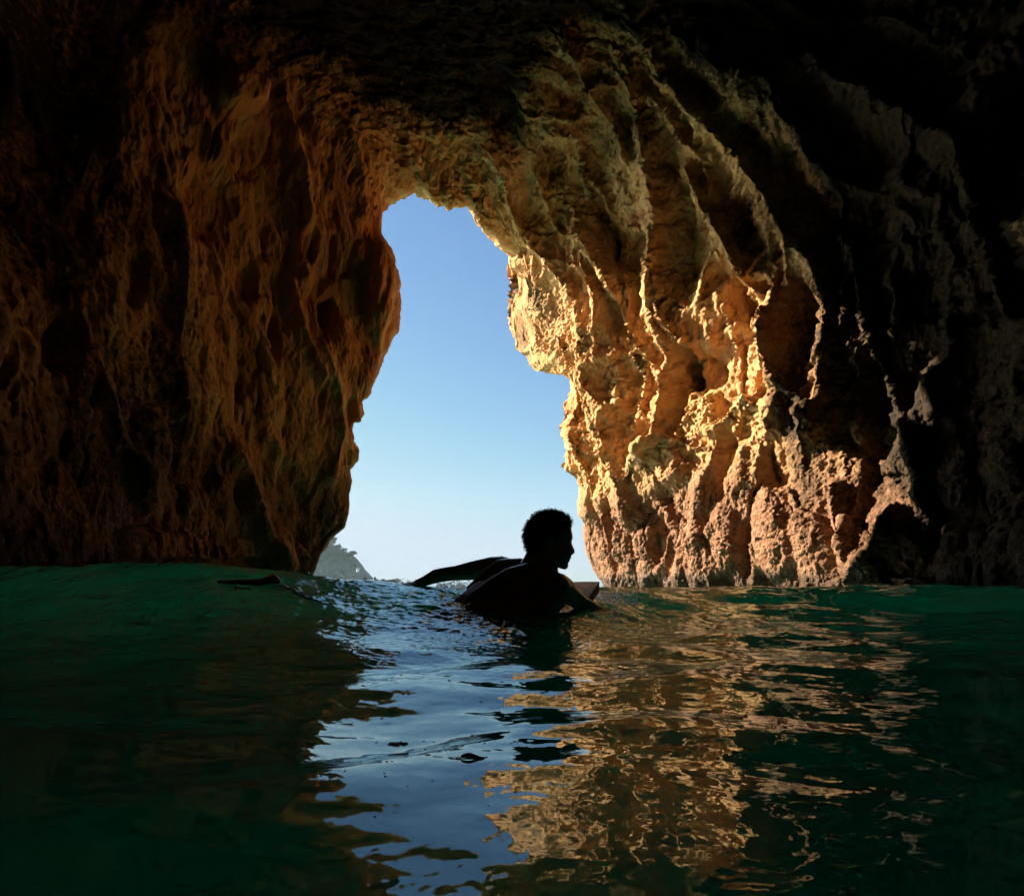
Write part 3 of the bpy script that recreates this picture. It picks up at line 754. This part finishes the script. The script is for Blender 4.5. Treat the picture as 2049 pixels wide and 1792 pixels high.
def build_hair():
    hm = NT('curly_hair')
    hm.b.inputs['Base Color'].default_value = (0.020, 0.013, 0.009, 1); hm.b.inputs['Roughness'].default_value = 0.5
    HAIR = [(1086,462),(1074,500),(1010,520),(960,560),(925,640),(900,730),(860,700),(820,670),(760,680),(735,760),(690,850),(600,868),(530,858),(488,812),(462,750),(440,675),
            (436,600),(452,505),(500,412),(562,335),(648,286),(745,264),(850,262),(950,290),(1040,342),(1078,398)]
    pts = [hz(*p) for p in HAIR]
    v, f = inflate(pts, 0.096, 0.060, None, n=110, power=2.4)
    # the cap hugs the skull: hollow is not needed, its inside lies within the head
    v = v + np.array([0, HD, 0])
    rng = np.random.default_rng(4)
    v = v + rng.normal(0, 0.0008, v.shape)
    cx, cz = hz(790, 600)
    V = [v]; F = [f]; n0 = len(v)
    # curls
    cand = v[rng.integers(0, len(v), 5000)]
    ctr = np.array([cx, HD, cz])
    nseg = 9; sides = 3
    for p in cand:
        d = (p - ctr); d = d / np.array([0.1 ** 2, 0.085 ** 2, 0.11 ** 2]); d /= np.linalg.norm(d)
        t = rng.normal(0, 1, 3); t -= d * (t @ d); t /= np.linalg.norm(t); u = np.cross(d, t)
        rad = rng.uniform(0.002, 0.005); rise = rng.uniform(0.004, 0.015); turns = rng.uniform(0.8, 1.7); ph = rng.uniform(0, 6.28)
        k = np.linspace(0, 1, nseg)[:, None]
        c = p + d * (rise * k - 0.002) + rad * (np.cos(ph + turns * 6.28 * k) * t + np.sin(ph + turns * 6.28 * k) * u) * (0.3 + 0.7 * k) + t * rad * 1.2 * k
        w_ = 0.0013
        ring = np.stack([c + w_ * (math.cos(a) * t + math.sin(a) * d) for a in (0, 2.09, 4.19)], 1).reshape(-1, 3)
        V.append(ring)
        idx = n0 + np.arange(nseg * sides).reshape(nseg, sides); n0 += nseg * sides
        a = idx[:-1]; b_ = np.roll(idx, -1, axis=1)[:-1]; c_ = np.roll(idx, -1, axis=1)[1:]; d_ = idx[1:]
        F.append(np.stack([a, b_, c_], -1).reshape(-1, 3)); F.append(np.stack([a, c_, d_], -1).reshape(-1, 3))
    o = np_mesh('hair', np.vstack(V), None, hm.m, person, tris=np.vstack(F))
    return o
build_hair()

# ------------------------------------------------------------------ the board under the swimmer
def build_board():
    foam = NT('board_foam')
    n = foam.noise(foam.scale(foam.P, (60, 8, 30)), 1.0, 5, 0.7)
    foam.l.new(foam.mix(n, (0.14, 0.34, 0.74), (0.28, 0.52, 0.90)), foam.b.inputs['Base Color']); foam.b.inputs['Roughness'].default_value = 0.30; foam.b.inputs['Specular IOR Level'].default_value = 1.0
    foam.l.new(foam.bump(n, 0.5, 0.004), foam.b.inputs['Normal'])
    rail = simple_mat('board_rail', (0.03, 0.035, 0.05), 0.5)
    N1 = np.array(W(1149, 1155, 3.20)); N2 = np.array(W(1186, 1173, 2.93)); A = np.array(W(1106, 1173, 2.98)); B = np.array(W(1150, 1206, 2.70))
    u = ((A - N1) / np.linalg.norm(A - N1) + (B - N2) / np.linalg.norm(B - N2)) / 2; u /= np.linalg.norm(u)
    ac = N2 - N1; ac -= u * (ac @ u); w0 = np.linalg.norm(ac); ac /= w0
    nrm = np.cross(ac, u); nrm = nrm if nrm[2] > 0 else -nrm
    nose = (N1 + N2) / 2
    # outline along the length: half width
    L = 0.98; ts = np.linspace(0, 1, 28)
    hw = np.interp(ts, [0, 0.04, 0.15, 0.4, 0.7, 0.95, 1.0], [w0 / 2 * 0.95, w0 / 2, w0 / 2 * 1.12, w0 / 2 * 1.38, w0 / 2 * 1.35, w0 / 2 * 1.1, w0 / 2 * 0.98])
    prof = [(-1, 0.0), (-0.96, 0.0), (-0.5, 0.001), (0, 0.0015), (0.5, 0.001), (0.96, 0.0), (1, 0.0)]
    th = 0.052
    rocker = lambda t: -0.035 * min(1, t * 2.2) + 0.0
    V, Fd, Fr = [], [], []
    for t, h in zip(ts, hw):
        c = nose + u * (L * t) + nrm * rocker(t) + np.array([0, 0, -0.16 * t * t])
        for s_, z_ in prof: V.append(c + ac * h * s_ + nrm * z_)
        for s_, z_ in reversed(prof): V.append(c + ac * h * s_ * (0.94 if abs(s_) > 0.9 else 1) * 1.0 - nrm * th)
    m = len(prof); w_ = 2 * m
    for i in range(len(ts) - 1):
        for j in range(m - 1): Fd.append((i * w_ + j, i * w_ + j + 1, (i + 1) * w_ + j + 1, (i + 1) * w_ + j))
        for j in range(m - 1, w_): Fr.append((i * w_ + j, i * w_ + (j + 1) % w_, (i + 1) * w_ + (j + 1) % w_, (i + 1) * w_ + j))
    Fr.append(tuple(range(w_))); Fr.append(tuple((len(ts) - 1) * w_ + k for k in reversed(range(w_))))
    root = bpy.data.objects.new('bodyboard', None); scn.collection.objects.link(root); root.location = nose
    tag(root, 'blue foam bodyboard with a dark rail, its nose poking up past the swimmer', 'bodyboard')
    V = np.array(V) - nose
    py_mesh('deck', V, Fd, foam.m, root); py_mesh('rail', V, Fr, rail, root, smooth=False)
build_board()

# ------------------------------------------------------------------ things that float
def sheet_on(name, px, py, w, l, rot, mat, label, cat, group=None, dark=0.0):
    "a thin leaf lying on the water, curled a little, with a stem"
    p = water_at(px, py); n = water_normal(p)
    zx = np.array([math.cos(rot), math.sin(rot), 0]); zx -= n * (zx @ n); zx /= np.linalg.norm(zx); zy = np.cross(n, zx)
    V, F = [], []; N = 14
    for side, off in ((0, 0.0012), (1, 0.0004)):
        for i in range(N + 1):
            t = i / N; hwid = w / 2 * math.sin(math.pi * t ** 0.8) ** 0.8 * (1 + 0.12 * math.sin(t * 23))
            for k in (-1, -0.5, 0, 0.5, 1):
                V.append(zx * l * (t - 0.5) + zy * hwid * k + n * (off + 0.0025 * abs(k) + 0.002 * math.sin(t * 5)))
    for side in (0, 1):
        o_ = side * (N + 1) * 5
        for i in range(N):
            for k in range(4):
                q = (o_ + i * 5 + k, o_ + i * 5 + k + 1, o_ + (i + 1) * 5 + k + 1, o_ + (i + 1) * 5 + k)
                F.append(q if side == 0 else q[::-1])
    b = len(V)
    for i in range(5):
        t = i / 4
        for a in range(4):
            V.append(zx * (-l / 2 - l * 0.22 * t) + zy * 0.0006 * math.cos(a * 1.57) + n * (0.001 + 0.0006 * math.sin(a * 1.57)))
    for i in range(4):
        for a in range(4): F.append((b + i * 4 + a, b + i * 4 + (a + 1) % 4, b + i * 4 + 4 + (a + 1) % 4, b + i * 4 + 4 + a))
    o = py_mesh(name, V, F, mat); o.location = tuple(p); tag(o, label, cat, group)
    return o
dark_leaf = simple_mat('dark_leaf', (0.012, 0.008, 0.005), 0.6, 0.3, 90.0)
red_leaf = simple_mat('rust_leaf', (0.16, 0.035, 0.02), 0.5, 0.4, 120.0)
sheet_on('floating_leaf', 1735, 1397, 0.017, 0.036, 1.2, dark_leaf, 'small dark leaf floating on the green water below the golden reflections', 'leaf')
sheet_on('floating_leaf', 945, 1517, 0.010, 0.026, 0.1, red_leaf, 'rust red leaf floating on the blue reflection of the sky', 'leaf')

def build_kelp():
    km = NT('kelp'); n = km.noise(km.P, 40, 5, 0.65)
    km.l.new(km.ramp(n, [(0.35, (0.06, 0.016, 0.006)), (0.6, (0.22, 0.07, 0.022)), (0.8, (0.36, 0.15, 0.05))]), km.b.inputs['Base Color'])
    km.b.inputs['Roughness'].default_value = 0.25; km.l.new(km.bump(n, 0.6, 0.004), km.b.inputs['Normal'])
    b = Blob(); pts = []
    for i, (px, py, r) in enumerate([(438,1163,.007),(458,1164,.009),(480,1165,.011),(505,1166,.013),(522,1165,.014),(536,1163,.019),(547,1161,.021),(553,1163,.016)]):
        p = water_at(px, py + 3); pts.append((p[0], p[1] , p[2] + r * 0.55, r))
    b.chain(pts)
    x, y, z, r = pts[-3]
    o = b.fuse('kelp_stalk', 0.003, 3, km.m)
    tag(o, 'brown kelp stalk with a swollen bulb lying on the wave crest by the dark wall', 'kelp')
    # two torn blades hanging from the bulb
    rng = random.Random(5)
    V, F = [], []
    for q, (sx, sy, ln) in enumerate([(558, 1172, 0.16), (575, 1180, 0.20), (600, 1186, 0.17), (470, 1172, 0.10)]):
        p = water_at(sx, sy); base = len(V); N = 14
        for i in range(N + 1):
            t = i / N; x_ = p[0] + ln * t; y_ = p[1] - 0.10 * t + 0.02 * math.sin(6 * t + q); h = float(sea_height(x_, y_))
            wd = 0.012 * math.sin(math.pi * min(1, t + 0.12)) ** 0.6 * (1 + 0.3 * math.sin(13 * t + q))
            for k in (-1, 0, 1): V.append((x_, y_ + wd * k, float(sea_height(x_, y_ + wd * k)) + 0.003 + 0.003 * abs(k) * math.sin(20 * t)))
        for i in range(N):
            for k in (0, 1): F.append((base + i * 3 + k, base + i * 3 + k + 1, base + i * 3 + 4 + k, base + i * 3 + 3 + k))
    bl = py_mesh('blade', V, F, km.m, o)
    so = bl.modifiers.new('thick', 'SOLIDIFY'); so.thickness = 0.002
build_kelp()

def build_foam():
    fm = NT('foam'); fm.b.inputs['Base Color'].default_value = (0.9, 0.95, 0.97, 1); fm.b.inputs['Roughness'].default_value = 0.12; fm.b.inputs['Specular IOR Level'].default_value = 0.5
    tr = fm.n.new('ShaderNodeBsdfTranslucent'); tr.inputs[0].default_value = (0.9, 0.97, 1, 1); mxs = fm.n.new('ShaderNodeMixShader'); mxs.inputs[0].default_value = 0.55
    fm.l.new(fm.b.outputs[0], mxs.inputs[1]); fm.l.new(tr.outputs[0], mxs.inputs[2]); fm.l.new(mxs.outputs[0], fm.out.inputs['Surface'])
    bub = NT('bubble'); bub.b.inputs['Base Color'].default_value = (0.10, 0.16, 0.17, 1); bub.b.inputs['Roughness'].default_value = 0.05; bub.b.inputs['IOR'].default_value = 1.4
    rng = random.Random(11)
    v0, f0 = ico(2)
    V, F = [], []; n = 0
    def put(p, r, fl=0.6):
        nonlocal n
        V.append(v0 * np.array([r, r, r * fl]) + p); F.append(f0 + n); n += len(v0)
    # one raft of bubbles
    c = water_at(795, 1488)
    for i in range(70):
        a = rng.uniform(0, 6.28); d = rng.random() ** 0.6; x = c[0] + 0.0125 * d * math.cos(a); y = c[1] + 0.008 * d * math.sin(a)
        put(np.array([x, y, float(sea_height(x, y)) + 0.0004]), rng.uniform(0.0008, 0.0019), 0.9)
    o = np_mesh('foam_raft', np.vstack(V), None, bub.m, tris=np.vstack(F))
    tag(o, 'small raft of clear bubbles on the smooth blue water', 'foam')
    V.clear(); F.clear(); n = 0
    spots = [(rng.gauss(330, 130), rng.gauss(1250, 55), rng.uniform(.0006, .0022)) for _ in range(130)]
    spots += [(rng.uniform(560, 1150), rng.uniform(1300, 1640), rng.uniform(.0006, .0014)) for _ in range(60)]
    spots += [(rng.uniform(1150, 1800), rng.uniform(1400, 1600), rng.uniform(.0004, .0010)) for _ in range(30)]
    for px, py, r in spots:
        if py < 1185 or px < 5: continue
        c = water_at(px, py); k = rng.choice((1, 1, 2, 4)); r *= 1.7 * c[1] ** 0.8
        for q in range(k):
            x = c[0] + rng.gauss(0, r * 2.2); y = c[1] + rng.gauss(0, r * 2.2)
            put(np.array([x, y, float(sea_height(x, y))]), r * rng.uniform(0.5, 1.2), 0.5)
    o = np_mesh('foam_flecks', np.vstack(V), None, fm.m, tris=np.vstack(F)); tag(o, kind='stuff')
    # clear drops thrown up behind the far arm, round the body and at the board's nose
    V.clear(); F.clear(); n = 0
    dm = NT('water_drop'); dm.b.inputs['Transmission Weight'].default_value = 1.0; dm.b.inputs['IOR'].default_value = 1.33; dm.b.inputs['Roughness'].default_value = 0.0
    for (a0, a1, Y0, Y1, cnt, up) in [(872, 955, 2.95, 3.35, 520, 0.020), (1192, 1275, 2.95, 3.25, 300, 0.012), (560, 700, 2.9, 3.3, 160, 0.008), (915, 1010, 2.3, 2.5, 160, 0.006), (1150, 1240, 2.6, 2.9, 160, 0.008), (790, 850, 2.95, 3.2, 150, 0.012)]:
        for i in range(cnt):
            px = rng.uniform(a0, a1); Y = rng.uniform(Y0, Y1); x = (px - CXP) / FOC * Y
            h = float(sea_height(x, Y)); put(np.array([x, Y, h + abs(rng.gauss(0, up))]), rng.uniform(0.0012, 0.0045), 1)
    o = np_mesh('spray_drops', np.vstack(V), None, dm.m, tris=np.vstack(F)); tag(o, kind='stuff')
build_foam()

# ------------------------------------------------------------------ beyond the cave: headland, trees, canoe
def build_headland():
    t = NT('headland_rock'); P = t.P
    n = t.noise(t.scale(P, (1, 1, 0.35)), 0.35, 6, 0.7); sep = t.n.new('ShaderNodeSeparateXYZ'); t.l.new(P, sep.inputs[0])
    cliff = t.ramp(n, [(0.35, (0.022, 0.022, 0.024)), (0.5, (0.05, 0.05, 0.052)), (0.65, (0.10, 0.098, 0.10))])
    green = t.ramp(t.noise(P, 1.2, 5, 0.7), [(0.35, (0.006, 0.011, 0.006)), (0.7, (0.018, 0.028, 0.013))])
    zz = t.math('ADD', sep.outputs[2], t.math('MULTIPLY', t.math('SUBTRACT', t.noise(P, 0.25, 4), 0.5), 9.0))
    t.l.new(t.mix(t.ramp(t.math('MULTIPLY', zz, 0.05), [(0.44, 0.0), (0.52, 1.0)]), cliff, green), t.b.inputs['Base Color'])
    t.b.inputs['Roughness'].default_value = 0.9
    D = 300.0
    sk = [(560,1040),(600,1052),(630,1066),(655,1084),(678,1096),(690,1101),(700,1113),(708,1124),(711,1134),(715,1146),(722,1156),(725,1164)]
    xs = np.array([(a - CXP) / FOC * D for a, _ in sk]); zs = np.array([CAM_H + (HYP - b_) / FOC * D for _, b_ in sk])
    xs = np.concatenate([[xs[0] - 120, xs[0] - 40], xs]); zs = np.concatenate([[40, 36], zs])
    gx = np.linspace(xs[0], xs[-1], 260); prof = np.interp(gx, xs, zs)
    gy = np.linspace(0, 1, 90)
    X, T = np.meshgrid(gx, gy)
    top = prof[None, :]
    # front face climbs steeply, then a rounded back
    shape = np.where(T < 0.5, sstep(0, 0.5, T) ** 0.55, np.cos((T - 0.5) * math.pi))
    Z = top * shape - 0.8
    Yv = D - 14 + 60 * T ** 1.5 + (X - gx[-1]) * -0.1
    d = fbm(X * 0.12, Yv * 0.12, Z * 0.10, 5, 301); d2 = fbm(X * 0.5, Z * 0.4, Yv * 0.5, 4, 305)
    veg = sstep(5, 9, Z)
    edge = np.clip((gx[-1] - X) / 4, 0, 1)
    Yv = Yv + d * 6 + d2 * 1.5; Z = Z + (d2 * 1.0 * veg + 0.4 * d) * edge * (T < .9)
    np_mesh('headland', np.stack([X, Yv, Z], -1).reshape(-1, 3), grid_quads(90, 260), t.m)['kind'] = 'structure'
    leaf = simple_mat('tree_leaves', (0.014, 0.024, 0.010), 0.8, 0.2, 0.8, (0.026, 0.038, 0.016))
    bark = simple_mat('tree_bark', (0.07, 0.055, 0.045), 0.9)
    rng = np.random.default_rng(9)
    spec = [(664, 1095, 1076, 10, 'tall open-crowned tree standing highest on the headland'),
            (679, 1100, 1090, 6, 'low round tree on the shoulder of the headland'),
            (690, 1106, 1097, 5, 'small bushy tree at the upper edge of the headland slope'),
            (702, 1122, 1103, 9, 'leaning leafy tree overhanging the cliff edge'),
            (707, 1132, 1118, 5, 'small tree below the leaning one on the cliff edge'),
            (712, 1138, 1129, 4, 'tiny shrub-like tree clinging lowest on the cliff')]
    for px, base, tp, wpx, lab in spec:
        x, y, z = W(px, base, D); H = (base - tp) / FOC * D; R = wpx / FOC * D
        root = bpy.data.objects.new('coastal_tree', None); scn.collection.objects.link(root); root.location = (x, y - 2, z - 1.0)
        tag(root, lab, 'tree', 'trees on the headland')
        V, F = [], []
        def tube(p0, p1, r0, r1):
            b = len(V); p0 = np.array(p0, float); p1 = np.array(p1, float)
            for p, r in ((p0, r0), (p1, r1)):
                for a in range(6): V.append(p + r * np.array([math.cos(a * 1.047), math.sin(a * 1.047), 0]))
            for a in range(6): F.append((b + a, b + (a + 1) % 6, b + 6 + (a + 1) % 6, b + 6 + a))
        fork = np.array([0.1 * R, 0, H * 0.5 + 1.0]); tube((0, 0, -0.8), fork, 0.22, 0.14)
        tips = []
        for k in range(7):
            a = rng.uniform(0, 6.28); tip = fork + np.array([math.cos(a) * R * rng.uniform(.3, .8), math.sin(a) * R * rng.uniform(.3, .8), H * rng.uniform(0.05, 0.45)])
            tube(fork, tip, 0.10, 0.04); tips.append(tip)
        py_mesh('trunk', V, F, bark, root)
        C = []; 
        for tip in tips + tips[:4]:
            c = tip + rng.normal(0, 0.15 * R, 3)
            n_ = 170; dd = rng.normal(0, 1, (n_, 3)); dd /= np.linalg.norm(dd, axis=1)[:, None]
            C.append(c + dd * (rng.random((n_, 1)) ** 0.4) * R * np.array([0.42, 0.42, 0.30]))
        C = np.vstack(C); s_ = 0.16
        a_ = rng.normal(0, 1, C.shape); a_ /= np.linalg.norm(a_, axis=1)[:, None]; b_ = np.cross(a_, rng.normal(0, 1, C.shape)); b_ /= np.linalg.norm(b_, axis=1)[:, None]
        Q = np.stack([C - a_ * s_ - b_ * s_ * .6, C + a_ * s_ - b_ * s_ * .6, C + a_ * s_ + b_ * s_ * .6, C - a_ * s_ + b_ * s_ * .6], 1).reshape(-1, 3)
        np_mesh('crown', Q, np.arange(len(Q)).reshape(-1, 4), leaf, root, smooth=False)
build_headland()

def build_canoe():
    D = 80.0
    hull_m = simple_mat('canoe_hull', (0.05, 0.045, 0.04), 0.5, 0.4, 3.0); dark = simple_mat('dark_cloth', (0.02, 0.022, 0.025), 0.8)
    x0, _, _ = W(722, 1160, D); x1, _, _ = W(797, 1160, D); L = x1 - x0
    root = bpy.data.objects.new('sea_canoe', None); scn.collection.objects.link(root); root.location = (x0, D, 0)
    tag(root, 'long low sea canoe with a raised bow crossing beyond the cave mouth', 'canoe')
    V, F = [], []; ns, nr = 30, 12
    for i in range(ns):
        t = i / (ns - 1); w_ = 0.36 * math.sin(math.pi * min(max(t * 0.94 + 0.05, 0.02), 0.98)) ** 0.5 if t < 0.9 else 0.36 * math.sqrt(math.sin(math.pi * 0.896)) * (1 - (t - .9) * 4)
        w_ = max(w_, 0.10); sheer = 0.42 + 0.24 * max(0, (t - 0.7) / 0.3) ** 1.3 + 0.05 * max(0, (0.15 - t) / 0.15); keel = -0.15 + 0.45 * max(0, (t - 0.85) / 0.15) ** 1.2
        for k in range(nr):
            a = 2 * math.pi * k / nr; V.append((t * L, w_ * math.cos(a), (sheer + keel) / 2 + (sheer - keel) / 2 * math.sin(a)))
    for i in range(ns - 1):
        for k in range(nr): F.append((i * nr + k, i * nr + (k + 1) % nr, (i + 1) * nr + (k + 1) % nr, (i + 1) * nr + k))
    F.append(tuple(range(nr))); F.append(tuple((ns - 1) * nr + k for k in reversed(range(nr))))
    py_mesh('hull', V, F, hull_m, root)
    # outboard-like box and rods at the stern, flag on its staff
    def blobs(name, lst, parent=None, mat=dark, vox=0.03):
        b = Blob()
        for q in lst: b.chain(q)
        o = b.fuse(name, vox, 2, mat, parent); return o
    g = blobs('gear_bag', [[(x0 + .35, D, .48, .13), (x0 + .65, D, .50, .13)], [(x0 + .35, D, .62, .10), (x0 + .62, D, .62, .11)]])
    tag(g, 'dark gear bag at the stern of the canoe', 'bag', 'bags on the canoe')
    g = blobs('gear_bag', [[(x0 + 2.75, D, .46, .09), (x0 + 3.1, D, .47, .09)]])
    tag(g, 'low gear bag lying ahead of the paddler', 'bag', 'bags on the canoe')
    for k, (dx, ln) in enumerate(((0.50, 0.75), (0.62, 0.5))):
        o = blobs('fishing_rod', [[(x0 + dx, D, .55, .016), (x0 + dx - 0.08, D, .55 + ln, .012)]], vox=0.012)
        tag(o, ('longer' if k == 0 else 'shorter') + ' rod standing upright from the stern of the canoe', 'rod', 'rods on the canoe')
    px = x0 + 1.85
    p = blobs('person', [[(px, D, .42, .15), (px, D, .62, .15), (px + .02, D, .78, .10)], [(px + .02, D, .92, .10)], [(px - .02, D, .74, .06), (px - .28, D, .66, .045), (px - .40, D, .80, .035)],
                         [(px + .02, D - .1, .74, .06), (px + .20, D - .1, .58, .04), (px + .35, D - .1, .60, .035)], [(px, D, .40, .09), (px + .4, D, .45, .07)]], vox=0.025)
    tag(p, 'far-off paddler seated upright in the middle of the canoe', 'person')
    fl = bpy.data.objects.new('flag', None); scn.collection.objects.link(fl); fx, _, fz = W(717, 1144, D); fl.location = (fx + 0.35, D, 0.3)
    tag(fl, 'small blue and white flag flying on a thin staff behind the canoe', 'flag')
    st = blobs('staff', [[(0.0, 0, 0.0, .014), (-0.22, 0, fz + .0, .010), (-0.30, 0, fz + 0.35, .010)]], fl, vox=0.01)
    fm = NT('flag_cloth'); tc = fm.n.new('ShaderNodeTexCoord'); sp = fm.n.new('ShaderNodeSeparateXYZ'); fm.l.new(tc.outputs['Generated'], sp.inputs[0])
    fm.l.new(fm.ramp(sp.outputs[2], [(0.0, (0.75, 0.76, 0.8)), (0.4, (0.10, 0.16, 0.45)), (0.72, (0.75, 0.76, 0.8))], 'CONSTANT'), fm.b.inputs['Base Color'])
    V, F = [], []
    for s_ in (0, 1):
        for i in range(9):
            for k in range(5): V.append((-0.24 - 0.42 * i / 8 + 0.02 * k, 0.05 * math.sin(i * 0.9) + s_ * 0.006, fz - 0.02 - 0.05 * i / 8 + 0.40 * k / 4 - 0.18))
    for s_ in (0, 1):
        for i in range(8):
            for k in range(4):
                q = (s_ * 45 + i * 5 + k, s_ * 45 + i * 5 + k + 1, s_ * 45 + (i + 1) * 5 + k + 1, s_ * 45 + (i + 1) * 5 + k); F.append(q if s_ else q[::-1])
    py_mesh('cloth', V, F, fm.m, fl)
build_canoe()

# ------------------------------------------------------------------ sea air
def build_haze():
    m = bpy.data.materials.new('sea_haze'); m.use_nodes = True; n = m.node_tree.nodes; n.remove(n['Principled BSDF'])
    v = n.new('ShaderNodeVolumePrincipled'); v.inputs['Color'].default_value = (0.68, 0.88, 1, 1); v.inputs['Density'].default_value = 0.00017
    v.inputs['Anisotropy'].default_value = 0.3
    m.node_tree.links.new(v.outputs[0], n['Material Output'].inputs['Volume'])
    x0, x1, y0, y1, z0, z1 = -260, 130, -12, 420, -4, 60
    V = [(x, y, z) for x in (x0, x1) for y in (y0, y1) for z in (z0, z1)]
    F = [(0, 1, 3, 2), (4, 6, 7, 5), (0, 4, 5, 1), (2, 3, 7, 6), (0, 2, 6, 4), (1, 5, 7, 3)]
    o = py_mesh('haze', V, F, m, smooth=False); tag(o, kind='stuff')
HAZE = True
if HAZE: build_haze()
